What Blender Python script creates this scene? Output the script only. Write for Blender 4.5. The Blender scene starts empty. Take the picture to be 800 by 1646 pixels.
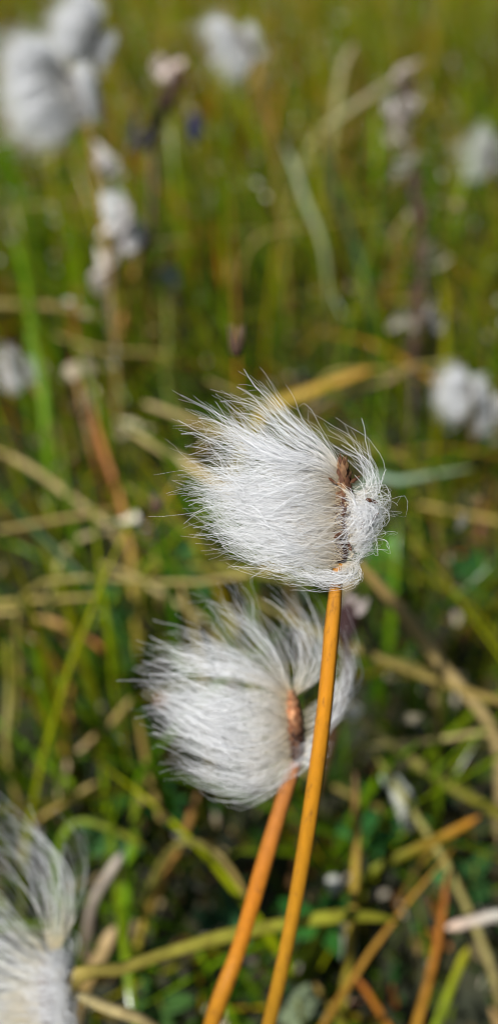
import bpy, math
import numpy as np

rng = np.random.default_rng(11)
scene = bpy.context.scene
COL = scene.collection
rad = math.radians

# ------------------------------------------------------------------ camera
CAM_H = 0.28
PITCH = rad(36.0)
FPX = 1243.0                       # focal length in pixels of the 800 x 1646 photograph
CAM = np.array([0.0, 0.0, CAM_H])
RIGHT = np.array([1.0, 0.0, 0.0])
FWD = np.array([0.0, math.cos(PITCH), -math.sin(PITCH)])
UP = np.array([0.0, math.sin(PITCH), math.cos(PITCH)])


def at(px, py, d):
    """A photograph pixel at axis distance d, as a point in the meadow."""
    return CAM + d * (FWD + RIGHT * ((px - 400.0) / FPX) - UP * ((py - 823.0) / FPX))


cam_data = bpy.data.cameras.new('camera')
cam = bpy.data.objects.new('camera', cam_data)
COL.objects.link(cam)
cam.location = CAM
cam.rotation_euler = (rad(90) - PITCH, 0, 0)
cam_data.sensor_fit = 'VERTICAL'
cam_data.lens = 4.3
cam_data.sensor_height = 4.3 * 1646.0 / FPX
cam_data.sensor_width = cam_data.sensor_height
cam_data.clip_start = 0.003
cam_data.clip_end = 500.0
cam_data.dof.use_dof = True
cam_data.dof.focus_distance = 0.1115
cam_data.dof.aperture_fstop = 1.2
cam_data.dof.aperture_blades = 0
scene.camera = cam

# ------------------------------------------------------------------ light
SUN_EL, SUN_AZ = rad(47), rad(-150)     # azimuth clockwise from +Y: left, a little behind the camera
sun_dir = np.array([math.sin(SUN_AZ) * math.cos(SUN_EL), math.cos(SUN_AZ) * math.cos(SUN_EL), math.sin(SUN_EL)])
sl = bpy.data.lights.new('sun', 'SUN')
sl.energy = 5.0
sl.angle = rad(0.5)
sl.color = (1.0, 0.98, 0.95)
so = bpy.data.objects.new('sun', sl)
COL.objects.link(so)
import mathutils
so.rotation_euler = mathutils.Vector(sun_dir).to_track_quat('Z', 'Y').to_euler()
so.location = (0, 0, 3)

world = bpy.data.worlds.new('World')
scene.world = world
world.use_nodes = True
wn = world.node_tree
wn.nodes.clear()
sky = wn.nodes.new('ShaderNodeTexSky')
sky.sky_type = 'NISHITA'
sky.sun_disc = False
sky.sun_elevation = SUN_EL
sky.sun_rotation = SUN_AZ
bg = wn.nodes.new('ShaderNodeBackground')
bg.inputs['Strength'].default_value = 0.05
wo = wn.nodes.new('ShaderNodeOutputWorld')
wn.links.new(sky.outputs['Color'], bg.inputs['Color'])
wn.links.new(bg.outputs[0], wo.inputs['Surface'])

vs = scene.view_settings
vs.view_transform = 'Standard'
vs.look = 'None'
vs.exposure = 0.44
vs.gamma = 1.0
vs.use_curve_mapping = False

scene.render.engine = 'CYCLES'
cy = scene.cycles
cy.use_denoising = True
try:
    cy.denoiser = 'OPENIMAGEDENOISE'
    cy.denoising_input_passes = 'RGB_ALBEDO_NORMAL'
except Exception:
    pass
cy.max_bounces = 16
cy.diffuse_bounces = 12
cy.glossy_bounces = 3
cy.transmission_bounces = 12
cy.sample_clamp_indirect = 6.0
cy.caustics_reflective = False
cy.caustics_refractive = False
cy.filter_width = 1.1


# ------------------------------------------------------------------ materials
def new_mat(name):
    m = bpy.data.materials.new(name)
    m.use_nodes = True
    nt = m.node_tree
    nt.nodes.clear()
    return m, nt


def plant_material(name, rough=0.42, spec=0.5, translucent=0.35, noise_scale=450.0, dark=0.6, light=1.25, bump=0.0, stretch=None):
    """Leaf-like surface: the colour comes from the 'tint' of each blade, mottled, and lets some light through."""
    m, nt = new_mat(name)
    N, L = nt.nodes, nt.links
    at_ = N.new('ShaderNodeAttribute'); at_.attribute_name = 'tint'
    tc = N.new('ShaderNodeTexCoord')
    mp = N.new('ShaderNodeMapping')
    if stretch:
        mp.inputs['Scale'].default_value = stretch
    L.new(tc.outputs['Object'], mp.inputs['Vector'])
    nz = N.new('ShaderNodeTexNoise'); nz.inputs['Scale'].default_value = noise_scale
    nz.inputs['Detail'].default_value = 4.0
    L.new(mp.outputs['Vector'], nz.inputs['Vector'])
    mr = N.new('ShaderNodeMapRange')
    mr.inputs['From Min'].default_value = 0.3; mr.inputs['From Max'].default_value = 0.7
    mr.inputs['To Min'].default_value = dark; mr.inputs['To Max'].default_value = light
    L.new(nz.outputs['Fac'], mr.inputs['Value'])
    mul = N.new('ShaderNodeVectorMath'); mul.operation = 'SCALE'
    L.new(at_.outputs['Color'], mul.inputs[0]); L.new(mr.outputs['Result'], mul.inputs['Scale'])
    p = N.new('ShaderNodeBsdfPrincipled')
    p.inputs['Roughness'].default_value = rough
    p.inputs['Specular IOR Level'].default_value = spec
    L.new(mul.outputs['Vector'], p.inputs['Base Color'])
    if bump:
        b = N.new('ShaderNodeBump'); b.inputs['Strength'].default_value = bump; b.inputs['Distance'].default_value = 0.0003
        L.new(nz.outputs['Fac'], b.inputs['Height']); L.new(b.outputs['Normal'], p.inputs['Normal'])
    out = N.new('ShaderNodeOutputMaterial')
    if translucent > 0:
        t = N.new('ShaderNodeBsdfTranslucent'); L.new(mul.outputs['Vector'], t.inputs['Color'])
        mx = N.new('ShaderNodeMixShader'); mx.inputs[0].default_value = translucent
        L.new(p.outputs[0], mx.inputs[1]); L.new(t.outputs[0], mx.inputs[2])
        L.new(mx.outputs[0], out.inputs['Surface'])
    else:
        L.new(p.outputs[0], out.inputs['Surface'])
    return m


M_GRASS = plant_material('grass_leaf', rough=0.19, spec=.24, translucent=0.42, noise_scale=260.0, dark=0.7, light=1.2, bump=0.5)
M_BLADE = plant_material('blade_leaf', rough=0.42, spec=.18, translucent=0.30, noise_scale=220.0, dark=0.72, light=1.2)
M_STALK = plant_material('dry_stalk', rough=0.45, spec=.25, translucent=0.08, noise_scale=320.0, dark=0.7, light=1.15, bump=0.2)
M_STEM = plant_material('flower_stem', rough=0.48, spec=0.4, translucent=0.16, noise_scale=200.0, dark=0.86, light=1.08, bump=0.3, stretch=(5, 5, 0.35))
M_SPIKE = plant_material('seed_spike', rough=0.6, spec=0.1, translucent=0.1, noise_scale=1500.0, dark=0.5, light=1.35, bump=0.4)
M_HAIR = plant_material('silky_bristle', rough=0.22, spec=0.75, translucent=0.45, noise_scale=300.0, dark=0.95, light=1.03)
M_MOSS = plant_material('moss_leaf', rough=0.5, spec=.15, translucent=0.3, noise_scale=200.0)
M_LITTER = plant_material('dead_leaf', rough=0.28, spec=0.4, translucent=0.15, noise_scale=400.0)


def add_flecks(m, scale, stretch, amount):
    """Small natural brown flecks and streaks on a stem or blade."""
    nt = m.node_tree; N, L = nt.nodes, nt.links
    p = next(n for n in N if n.type == 'BSDF_PRINCIPLED')
    src = p.inputs['Base Color'].links[0].from_socket
    tc = N.new('ShaderNodeTexCoord'); mp = N.new('ShaderNodeMapping'); mp.inputs['Scale'].default_value = stretch
    L.new(tc.outputs['Object'], mp.inputs['Vector'])
    nz = N.new('ShaderNodeTexNoise'); nz.inputs['Scale'].default_value = scale; nz.inputs['Detail'].default_value = 5; nz.inputs['Roughness'].default_value = .7
    L.new(mp.outputs['Vector'], nz.inputs['Vector'])
    mr = N.new('ShaderNodeMapRange'); mr.inputs['From Min'].default_value = .56; mr.inputs['From Max'].default_value = .72
    mr.inputs['To Max'].default_value = amount
    L.new(nz.outputs['Fac'], mr.inputs['Value'])
    mx = N.new('ShaderNodeMix'); mx.data_type = 'RGBA'
    L.new(mr.outputs['Result'], mx.inputs[0]); L.new(src, mx.inputs[6]); mx.inputs[7].default_value = (.12, .05, .018, 1)
    L.new(mx.outputs[2], p.inputs['Base Color'])


add_flecks(M_STEM, 900, (1, 1, .22), .75)
add_flecks(M_BLADE, 500, (1, 1, .5), .6)
add_flecks(M_STALK, 500, (1, 1, .5), .7)


def ground_material():
    m, nt = new_mat('peaty_soil')
    N, L = nt.nodes, nt.links
    tc = N.new('ShaderNodeTexCoord')
    n1 = N.new('ShaderNodeTexNoise'); n1.inputs['Scale'].default_value = 60; n1.inputs['Detail'].default_value = 6
    n2 = N.new('ShaderNodeTexNoise'); n2.inputs['Scale'].default_value = 9; n2.inputs['Detail'].default_value = 3
    L.new(tc.outputs['Object'], n1.inputs['Vector']); L.new(tc.outputs['Object'], n2.inputs['Vector'])
    r1 = N.new('ShaderNodeValToRGB')
    e = r1.color_ramp.elements
    e[0].position = 0.3; e[0].color = (0.012, 0.010, 0.006, 1)
    e[1].position = 0.75; e[1].color = (0.035, 0.022, 0.008, 1)
    r2 = N.new('ShaderNodeValToRGB')
    e = r2.color_ramp.elements
    e[0].position = 0.4; e[0].color = (0.018, 0.03, 0.008, 1)
    e[1].position = 0.65; e[1].color = (0.03, 0.035, 0.006, 1)
    L.new(n1.outputs['Fac'], r1.inputs[0]); L.new(n1.outputs['Fac'], r2.inputs[0])
    mx = N.new('ShaderNodeMix'); mx.data_type = 'RGBA'
    L.new(n2.outputs['Fac'], mx.inputs[0]); L.new(r1.outputs[0], mx.inputs[6]); L.new(r2.outputs[0], mx.inputs[7])
    p = N.new('ShaderNodeBsdfPrincipled'); p.inputs['Roughness'].default_value = 0.8
    L.new(mx.outputs[2], p.inputs['Base Color'])
    b = N.new('ShaderNodeBump'); b.inputs['Strength'].default_value = 0.8; b.inputs['Distance'].default_value = 0.004
    L.new(n1.outputs['Fac'], b.inputs['Height']); L.new(b.outputs[0], p.inputs['Normal'])
    o = N.new('ShaderNodeOutputMaterial'); L.new(p.outputs[0], o.inputs['Surface'])
    return m


# ------------------------------------------------------------------ mesh helpers
def link_mesh(name, verts, quads, tints, mat, parent=None, origin=None, smooth=True):
    """Arrays -> ONE mesh object. verts are world coordinates; origin moves the object's base."""
    verts = np.asarray(verts, dtype=np.float64)
    if origin is not None:
        verts = verts - origin
    quads = np.asarray(quads, dtype=np.int32)
    k = quads.shape[1]
    me = bpy.data.meshes.new(name)
    me.vertices.add(len(verts)); me.vertices.foreach_set('co', verts.astype(np.float32).ravel())
    me.loops.add(quads.size); me.loops.foreach_set('vertex_index', quads.ravel())
    me.polygons.add(len(quads))
    me.polygons.foreach_set('loop_start', np.arange(0, quads.size, k, dtype=np.int32))
    me.polygons.foreach_set('use_smooth', np.full(len(quads), smooth, dtype=bool))
    me.update(calc_edges=True)
    a = me.attributes.new('tint', 'FLOAT_COLOR', 'POINT')
    c = np.ones((len(verts), 4), dtype=np.float32); c[:, :3] = tints
    a.data.foreach_set('color', c.ravel())
    me.materials.append(mat)
    me.validate()
    o = bpy.data.objects.new(name, me)
    COL.objects.link(o)
    if parent is not None:
        o.parent = parent
    elif origin is not None:
        o.location = origin
    return o


def tag(o, label, cat, group=None):
    o['label'] = label; o['category'] = cat
    if group:
        o['group'] = group
    return o


def empty(name, loc, label, cat, group=None):
    o = bpy.data.objects.new(name, None)
    o.empty_display_size = 0.01
    COL.objects.link(o)
    o.location = loc
    return tag(o, label, cat, group)


def spline(P, n):
    """Catmull-Rom through P (.., K, 3), n samples; works on stacks of curves."""
    P = np.asarray(P, dtype=np.float64)
    K = P.shape[-2]
    ext = np.concatenate([2 * P[..., :1, :] - P[..., 1:2, :], P, 2 * P[..., -1:, :] - P[..., -2:-1, :]], axis=-2)
    u = np.linspace(0, K - 1 - 1e-9, n) if np.isscalar(n) else np.asarray(n) * (K - 1 - 1e-9)
    i = np.floor(u).astype(int); t = (u - i)
    if u.ndim == 1:
        p0, p1, p2, p3 = (ext[..., i + k, :] for k in range(4))
        t = t[:, None]
    else:
        idx = np.arange(P.shape[0])[:, None]
        p0, p1, p2, p3 = (ext[idx, i + k] for k in range(4))
        t = t[..., None]
    return 0.5 * (2 * p1 + (p2 - p0) * t + (2 * p0 - 5 * p1 + 4 * p2 - p3) * t ** 2 + (3 * p1 - p0 - 3 * p2 + p3) * t ** 3)


def unit(v):
    return v / np.maximum(np.linalg.norm(v, axis=-1, keepdims=True), 1e-12)


def sweep(path, wide, thick, hint, sides=8, twist=0.0):
    """A tapering closed tube of elliptical section along path; its wide axis is square to hint."""
    path = np.asarray(path); n = len(path)
    T = unit(np.gradient(path, axis=0))
    h = unit(np.asarray(hint, float)) if np.ndim(hint) == 1 else hint
    S = unit(np.cross(T, h)); Nn = unit(np.cross(S, T))
    if twist:
        a = np.linspace(0, twist, n)[:, None]
        S, Nn = S * np.cos(a) + Nn * np.sin(a), Nn * np.cos(a) - S * np.sin(a)
    th = np.arange(sides) / sides * 2 * np.pi
    V = path[:, None] + (S * np.reshape(wide, (-1, 1)))[:, None] * np.cos(th)[None, :, None] + (Nn * np.reshape(thick, (-1, 1)))[:, None] * np.sin(th)[None, :, None]
    i = np.arange(n - 1)[:, None] * sides; j = np.arange(sides)[None]; j2 = (j + 1) % sides
    F = np.stack([i + j, i + j2, i + sides + j2, i + sides + j], -1).reshape(-1, 4)
    V = V.reshape(-1, 3)
    c0, c1 = len(V), len(V) + 1                                   # end caps as thin quads round a centre
    V = np.vstack([V, path[:1] - T[:1] * 0.2 * np.ravel(thick)[0], path[-1:] + T[-1:] * 0.6 * np.ravel(thick)[-1]])
    caps = []
    for q in range(0, sides, 2):
        caps.append([c0, (q + 2) % sides, (q + 1) % sides, q])
        b = (n - 1) * sides
        caps.append([c1, b + q, b + q + 1, b + (q + 2) % sides])
    return V, np.vstack([F, np.array(caps)]), np.concatenate([np.repeat(np.arange(n) / (n - 1), sides), [0, 1]])


def ramp(stops, t):
    """Colour stops [(t, (r,g,b)), ...] sampled at t."""
    x = [s[0] for s in stops]
    return np.stack([np.interp(t, x, [s[1][k] for s in stops]) for k in range(3)], -1)


class Soup:
    """Collects pieces that belong to ONE mesh."""
    def __init__(self): self.v, self.f, self.c, self.n = [], [], [], 0
    def add(self, v, f, c):
        self.v.append(v); self.f.append(np.asarray(f) + self.n); self.c.append(np.broadcast_to(c, (len(v), 3))); self.n += len(v)
    def link(self, name, mat, **kw):
        return link_mesh(name, np.vstack(self.v), np.vstack(self.f), np.vstack(self.c), mat, **kw)


# ------------------------------------------------------------------ silky bristles
def bristle_paths(bundles, to_world, seed, n=15, lock=8, density=1.0):
    """bundles: dicts with guides a, b in photograph-pixel units (x, y, w towards the lens). Hairs are combed
    between the two guides in locks, spread in depth, and frizz towards their tips."""
    r = np.random.default_rng(seed)
    out, lens = [], []
    for B in bundles:
        A, Bb = np.array(B['a'], float), np.array(B['b'], float)
        if A.shape[1] == 2:
            A = np.c_[A, np.zeros(len(A))]; Bb = np.c_[Bb, np.zeros(len(Bb))]
        H = max(3, int(B['n'] * density * (1.05 if B['n'] > 300 else 1.0))); nl = max(2, H // lock)
        li = r.integers(0, nl, H)
        ls = r.random(nl)[li]; lw = r.uniform(-1, 1, nl)[li]
        stray = r.random(H) < B.get('stray', 0.45)
        s = np.clip(np.where(stray, r.random(H), ls + r.normal(0, .035, H)), -0.05, 1.05)
        w = np.where(stray, r.uniform(-1, 1, H), lw + r.normal(0, .2, H))
        K = len(A)
        drift = r.normal(0, 1, H) * np.where(stray, B.get('cross', .26), .05)
        sk = np.clip(s[:, None] + drift[:, None] * np.linspace(-.35, 1, K)[None], -.06, 1.06)[..., None]
        ctrl = A[None] * (1 - sk) + Bb[None] * sk
        L0, L1 = B.get('len', (0.55, 1.04))
        Lh = (L0 + (L1 - L0) * r.beta(1.7, 1.35, nl))[li] * r.uniform(.82, 1.05, H)
        Lh = np.minimum(Lh, 1.0)
        tt = np.linspace(0, 1, n)[None] * Lh[:, None]
        P = spline(ctrl, tt)
        t = tt[..., None]
        spread = B.get('w', 40.0)
        P[..., 2] += (w[:, None] * spread) * np.clip(tt * 2.2, 0, 1) ** .8
        lj = r.normal(0, 1, (nl, 3))[li]
        jit = B.get('jit', 9.0)
        P += (lj * np.array([1, 1, .6]))[:, None] * jit * (.6 * t ** .8 + .6 * t ** 2)
        P += r.normal(0, 1, (H, 1, 3)) * jit * .75 * t ** 1.1
        lf = r.uniform(.4, 1.1, (nl, 1, 3))[li]; lp = r.uniform(0, 6.28, (nl, 1, 3))[li]
        P += np.sin(lf * 6.283 * t + lp) * r.normal(0, 1, (nl, 1, 3))[li] * jit * .55 * np.minimum(t * 2, 1)
        fr = B.get('frizz', 2.6)                                     # waviness + a hook at the tip
        for k, (fa, fb) in enumerate(((1.0, 2.2), (2.5, 4.5), (4.5, 7))):
            fq = r.uniform(fa, fb, (H, 1, 1)); ph = r.uniform(0, 6.28, (H, 1, 3))
            P += np.sin(fq * 6.283 * t + ph) * r.normal(0, 1, (H, 1, 3)) * fr / (1, 1.9, 4.5)[k] * np.minimum(t * 1.6, 1.0)
        hook = r.normal(0, 1, (H, 1, 3)) * B.get('hook', 7.0)
        P += hook * np.clip((t / Lh[:, None, None] - .6) / .4, 0, 1) ** 2
        P += r.normal(0, B.get('root', 1.5), (H, 1, 3)) * (1 - t)                   # root scatter on the spike
        out.append(P); lens.append(Lh)
    P = np.concatenate(out)
    return to_world(P)


def bristle_mesh(P, name, radius, parent, origin, root_col=(.80, .70, .48), tip_col=(.965, .97, .975), seed=0, root_at=.15):
    r = np.random.default_rng(seed)
    H, n, _ = P.shape
    T = unit(np.gradient(P, axis=1))
    ref = unit(r.normal(0, 1, (H, 1, 3)))
    S = unit(np.cross(T, ref)); Nn = np.cross(T, S)
    th = np.arange(3) / 3 * 2 * np.pi
    rr = radius * np.where(r.random((H, 1)) < .15, r.uniform(1.6, 2.9, (H, 1)), r.uniform(.6, 1.15, (H, 1))) * np.interp(np.linspace(0, 1, n), [0, .1, .7, 1], [.8, 1, .95, .45])[None]
    V = P[:, :, None] + rr[:, :, None, None] * (S[:, :, None] * np.cos(th)[:, None] + Nn[:, :, None] * np.sin(th)[:, None])
    V = V.reshape(-1, 3)
    base = (np.arange(H)[:, None] * n + np.arange(n - 1)[None]).ravel()[:, None] * 3
    j = np.arange(3)[None]; j2 = (j + 1) % 3
    F = np.stack([base + j, base + j2, base + 3 + j2, base + 3 + j], -1).reshape(-1, 4)
    t = np.linspace(0, 1, n)
    c = ramp([(0, root_col), (root_at, tuple(.35 * np.array(root_col) + .65 * np.array(tip_col))), (.45, tip_col), (1, tip_col)], t)
    c = np.broadcast_to(c[None, :, None], (H, n, 3, 3)) * r.uniform(.93, 1.03, (H, 1, 1, 1))
    return link_mesh(name, V, F, np.minimum(c, .98).reshape(-1, 3), M_HAIR, parent=parent, origin=origin)


def px_frame(D):
    """Photograph-pixel units round a head that stands at axis distance D."""
    k = D / FPX
    def f(P):
        d = D - P[..., 2] * k
        return CAM + d[..., None] * FWD + D * (RIGHT * ((P[..., :1] - 400.) / FPX) - UP * ((P[..., 1:2] - 823.) / FPX))
    return f


def spike_mesh(bot, top, r0, parent, origin, cols, seed, dark_base=(.035, .018, .012)):
    """The receptacle: a tapering core set all round with overlapping pointed scales; withered bracts below are a sub-part."""
    r = np.random.default_rng(seed)
    ax = top - bot; Lx = np.linalg.norm(ax); ax = ax / Lx
    e1 = unit(np.cross(ax, [0.3, 1, .2])); e2 = np.cross(ax, e1)
    S = Soup()
    path = bot + ax * np.linspace(0, Lx, 14)[:, None]
    prof = r0 * np.interp(np.linspace(0, 1, 14), [0, .1, .45, .8, 1], [.65, .9, 1, .8, .3])
    v, f, t = sweep(path, prof, prof, e1, sides=10)
    S.add(v, f, ramp([(0, dark_base), (.45, tuple(.5 * np.array(cols[0]))), (1, cols[0])], t))
    rows = 15
    for q in range(rows):
        z = (q + .3) / rows
        R = r0 * np.interp(z, [0, .1, .45, .8, 1], [.65, .9, 1, .8, .3])
        for k in range(9):
            a = (k + .5 * (q % 2)) / 9 * 6.283 + r.normal(0, .07)
            d = e1 * math.cos(a) + e2 * math.sin(a); s = np.cross(ax, d)
            c0 = bot + ax * z * Lx + d * R * .95
            h = Lx * .11 * r.uniform(.85, 1.2); w = R * .36; out = R * r.uniform(.14, .30)
            V = np.array([c0 - s * w * .6, c0 + s * w * .6, c0 + s * w + ax * h * .45 + d * out * .8, c0 + ax * h + d * out,
                          c0 - s * w + ax * h * .45 + d * out * .8, c0 + ax * h * .5 + d * out * 1.35])
            F = [[0, 1, 2, 5], [5, 2, 3, 3], [0, 5, 4, 0], [5, 3, 4, 4]]
            F = [[0, 1, 2, 5], [0, 5, 3, 4], [5, 2, 3, 3]]
            F = [[0, 1, 2, 5], [0, 5, 3, 4]]
            V = np.vstack([V, (V[2] + V[3]) / 2]); F.append([5, 2, 6, 3])
            m = np.clip((z - .36) / .28, 0, 1) * r.uniform(.7, 1)
            col = (1 - m) * np.array(dark_base) * r.uniform(1, 2.2) + m * np.array(cols[r.integers(len(cols))]) * r.uniform(.7, 1.15)
            S.add(V, F, col)
    core = S.link('seed_spike', M_SPIKE, parent=parent, origin=origin)
    B = Soup()
    for k in range(7):
        a = k / 7 * 6.283 + r.normal(0, .3)
        d = e1 * math.cos(a) + e2 * math.sin(a)
        Lb = Lx * r.uniform(.28, .5)
        p = np.array([bot + d * r0 * .55 - ax * Lx * .02, bot + d * r0 * 1.05 + ax * Lb * .4, bot + d * r0 * r.uniform(1.1, 1.7) + ax * Lb])
        pp = spline(p, 7)
        wd = r0 * .42 * np.interp(np.linspace(0, 1, 7), [0, .4, 1], [.8, 1, .12])
        v, f, t = sweep(pp, wd, wd * .14, d, sides=6)
        B.add(v, f, ramp([(0, (.05, .03, .02)), (.7, (.11, .065, .045)), (1, (.24, .17, .12))], t))
    B.link('withered_bracts', M_SPIKE, parent=core)
    return core


def stem_mesh(pts, radii, stops, parent, origin, name='stem', sides=12, ribs=True, seed=0, mat=None):
    path = spline(np.array(pts), 60)
    rr = np.interp(np.linspace(0, 1, 60), np.linspace(0, 1, len(radii)), radii)
    r = np.random.default_rng(seed)
    rr = rr * (1 + .035 * np.sin(np.linspace(0, 23, 60) + r.uniform(0, 6)) * r.uniform(.4, 1, 60))
    v, f, t = sweep(path, rr, rr * .9, [0.2, -1, .1], sides=sides, twist=1.2)
    if ribs:                                                        # shallow lengthwise ribs
        k = np.tile(np.arange(sides), 60)
        c = np.repeat(path, sides, 0)
        v[:-2] = c + (v[:-2] - c) * (1 + .07 * ((k % 2) * 2 - 1))[:, None]
    col = ramp(stops, t)
    return link_mesh(name, v, f, col, mat or M_STEM, parent=parent, origin=origin)


# ------------------------------------------------------------------ the three tufts near the lens
def G(pt, dx=0.0, dy=0.0):
    p = np.array(pt, float); p[0] += dx; p[1] += dy; p[2] = -0.004
    return p


def cotton_grass(label, D, core_top, core_bot, spike_r, bundles, stem_px, stem_r, stem_stops, hair_r, seed, cols, density=1.0, root_shift=(0, 0), root_col=(.80, .68, .45), root_at=.15):
    pts = [at(*p) for p in stem_px]
    root = G(pts[-1], *root_shift)
    root0 = root.copy(); root0[2] = 0
    e = empty('cotton_grass', root0, label, 'cotton grass', 'cotton grass heads gone to seed')
    mid = .5 * (pts[-1] + root); mid[:2] += .25 * (pts[-1] - root)[:2]
    stem_mesh(pts + [mid, root], stem_r, stem_stops, e, root0, seed=seed)
    F = px_frame(D)
    spike_mesh(F(np.array([*core_bot, 0.])), F(np.array([*core_top, 0.])), spike_r, e, root0, cols, seed)
    P = bristle_paths(bundles, F, seed + 5, density=density)
    bristle_mesh(P, 'bristles', hair_r, e, root0, seed=seed, root_col=root_col, root_at=root_at)
    return e


BR = [(.17, .08, .04), (.22, .12, .06), (.11, .05, .028)]
HEAD1 = [
    dict(a=[(545, 768, 5), (500, 754, 25), (450, 754, 35), (400, 766, 30), (355, 774, 22), (300, 772, 15)],
         b=[(543, 900, 5), (505, 905, 25), (455, 896, 35), (410, 881, 30), (370, 862, 22), (335, 836, 15)], n=1250, w=42, stray=.7, jit=12, frizz=4.6, cross=.55, hook=11, len=(.45, 1.02)),
    dict(a=[(546, 748, 0), (512, 732, 15), (460, 718, 22), (410, 697, 18), (360, 674, 10), (312, 650, 5)],
         b=[(545, 764, 8), (505, 745, 22), (455, 737, 30), (405, 716, 25), (355, 692, 15), (296, 684, 8)], n=460, w=34, hook=18, jit=12, frizz=4.6, cross=.5, len=(.4, 1.04), stray=.6),
    dict(a=[(546, 758, 5), (505, 742, 22), (455, 732, 30), (405, 722, 25), (350, 712, 15), (300, 712, 8)],
         b=[(545, 768, 8), (500, 752, 22), (450, 748, 30), (400, 748, 25), (355, 752, 15), (310, 755, 8)], n=70, w=34, hook=14, jit=14, len=(.6, 1)),
    dict(a=[(548, 745, 0), (522, 708, 5), (482, 680, 10), (442, 640, 10), (402, 607, 8), (362, 608, 5)],
         b=[(545, 750, 0), (510, 727, 10), (465, 706, 15), (420, 676, 15), (380, 650, 10), (330, 628, 8)], n=75, w=25, hook=12, jit=12, stray=.7),
    dict(a=[(550, 745, 0), (534, 716, 4), (512, 688, 8), (490, 664, 8), (468, 648, 6), (440, 632, 4)],
         b=[(547, 748, 0), (520, 722, 6), (490, 702, 10), (462, 682, 10), (440, 664, 8), (420, 640, 6)], n=50, w=22, hook=11, jit=11, stray=.7),
    dict(a=[(560, 800, -10), (600, 792, -15), (613, 764, -15), (603, 727, -10), (580, 692, -5), (548, 660, 0)],
         b=[(560, 790, -10), (586, 776, -10), (592, 750, -10), (572, 715, -5), (547, 680, 0), (505, 640, 5)], n=44, w=32, jit=11, hook=9, stray=1.0),
    dict(a=[(555, 790, -8), (592, 776, -22), (617, 786, -5), (606, 806, 28), (556, 822, 48), (470, 828, 48)],
         b=[(545, 902, -5), (576, 902, -18), (590, 888, 0), (578, 886, 25), (548, 890, 40), (480, 886, 42)], n=165, w=20, len=(.55, 1), frizz=5.5, jit=13, stray=1.0, cross=.4),
    dict(a=[(555, 785, -8), (588, 772, -4), (616, 784, -22), (602, 804, -45), (550, 808, -52), (460, 806, -45)],
         b=[(545, 902, -5), (574, 904, 8), (588, 890, -12), (576, 888, -36), (545, 888, -45), (470, 880, -40)], n=120, w=18, len=(.55, 1), frizz=5.5, jit=13, stray=1.0, cross=.4),
    dict(a=[(548, 775, 14), (566, 792, 22), (578, 822, 26), (566, 852, 28), (540, 880, 26), (505, 900, 22)],
         b=[(560, 890, 14), (578, 870, 22), (590, 830, 26), (580, 800, 28), (555, 785, 30), (515, 775, 26)], n=260, w=18, len=(.5, 1), frizz=7, jit=14, stray=1.0),
    dict(a=[(470, 790, 40), (440, 780, 44), (405, 778, 40), (375, 760, 34), (350, 740, 30), (325, 735, 20)],
         b=[(500, 880, 40), (460, 860, 46), (420, 830, 44), (385, 800, 36), (345, 790, 30), (310, 800, 20)], n=190, w=20, jit=20, frizz=6.5, stray=1.0, cross=.8, hook=16),
    dict(a=[(545, 780, 20), (500, 775, 46), (455, 765, 52), (410, 775, 48), (365, 770, 38), (320, 790, 26)],
         b=[(548, 890, 20), (505, 880, 46), (460, 885, 52), (415, 860, 48), (375, 850, 38), (330, 815, 26)], n=170, w=14, jit=17, frizz=7, stray=1.0, cross=.9, hook=15),
    dict(a=[(545, 905, 0), (540, 926, 10), (502, 926, 20), (450, 912, 20), (400, 891, 15), (352, 862, 10)],
         b=[(550, 905, 0), (574, 905, 10), (572, 926, 15), (532, 933, 15), (482, 922, 15), (420, 900, 10)], n=150, w=20, frizz=5, jit=11, stray=.8),
    dict(a=[(455, 846, 20), (420, 848, 20), (390, 846, 16), (360, 840, 12), (330, 830, 8), (300, 812, 5)],
         b=[(470, 878, 20), (440, 877, 20), (410, 872, 16), (382, 866, 12), (352, 866, 8), (326, 874, 5)], n=50, w=30, hook=9),
    dict(a=[(470, 780, 20), (430, 775, 20), (390, 770, 16), (350, 768, 12), (310, 766, 8), (274, 760, 5)],
         b=[(470, 820, 20), (430, 818, 20), (390, 812, 16), (350, 806, 12), (315, 800, 8), (285, 790, 5)], n=60, w=30, hook=10),
]
for b_ in HEAD1:
    for g_ in ('a', 'b'):
        b_[g_] = [(545 + (x - 545) * .95, 908 + (y - 908) * .93, w) for x, y, w in b_[g_]]
cotton_grass('sharply focused white cotton grass tuft, highest of the two on orange stems in the middle', .114,
             (550, 740), (545, 903), .0015, HEAD1,
             [(543, 905, .114), (533, 1010, .117), (515, 1190, .1225), (478, 1430, .134), (432, 1646, .148)],
             [.0008, .00110, .00126, .0014, .0015, .0016, .0016],
             [(0, (.42, .18, .025)), (.12, (.50, .205, .014)), (.25, (.54, .21, .010)), (.4, (.48, .20, .010)), (.7, (.33, .17, .012)), (1, (.3, .22, .05))],
             2.15e-5, 21, BR, root_shift=(-.02, .01))

def caught_seeds(head, D, spots, seed):
    """Small brown nutlets caught among the bristles, each a part of its tuft."""
    r = np.random.default_rng(seed)
    org = np.array(head.location); F = px_frame(D)
    for x, y, w, a in spots:
        c = F(np.array([x, y, w], float)); d = RIGHT * math.cos(a) + UP * math.sin(a) - FWD * r.normal(0, .3)
        t = np.linspace(0, 1, 9); L_ = r.uniform(.0013, .0021)
        wd = L_ * .16 * np.interp(t, [0, .3, .8, 1], [.25, 1, .7, .1])
        v, f, tt = sweep(c + d * ((t - .5) * L_)[:, None], wd, wd * .6, FWD, sides=8)
        link_mesh('nutlet', v, f, ramp([(0, (.10, .045, .02)), (.6, (.055, .022, .012)), (1, (.2, .12, .07))], tt), M_SPIKE, parent=head, origin=org)


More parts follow.
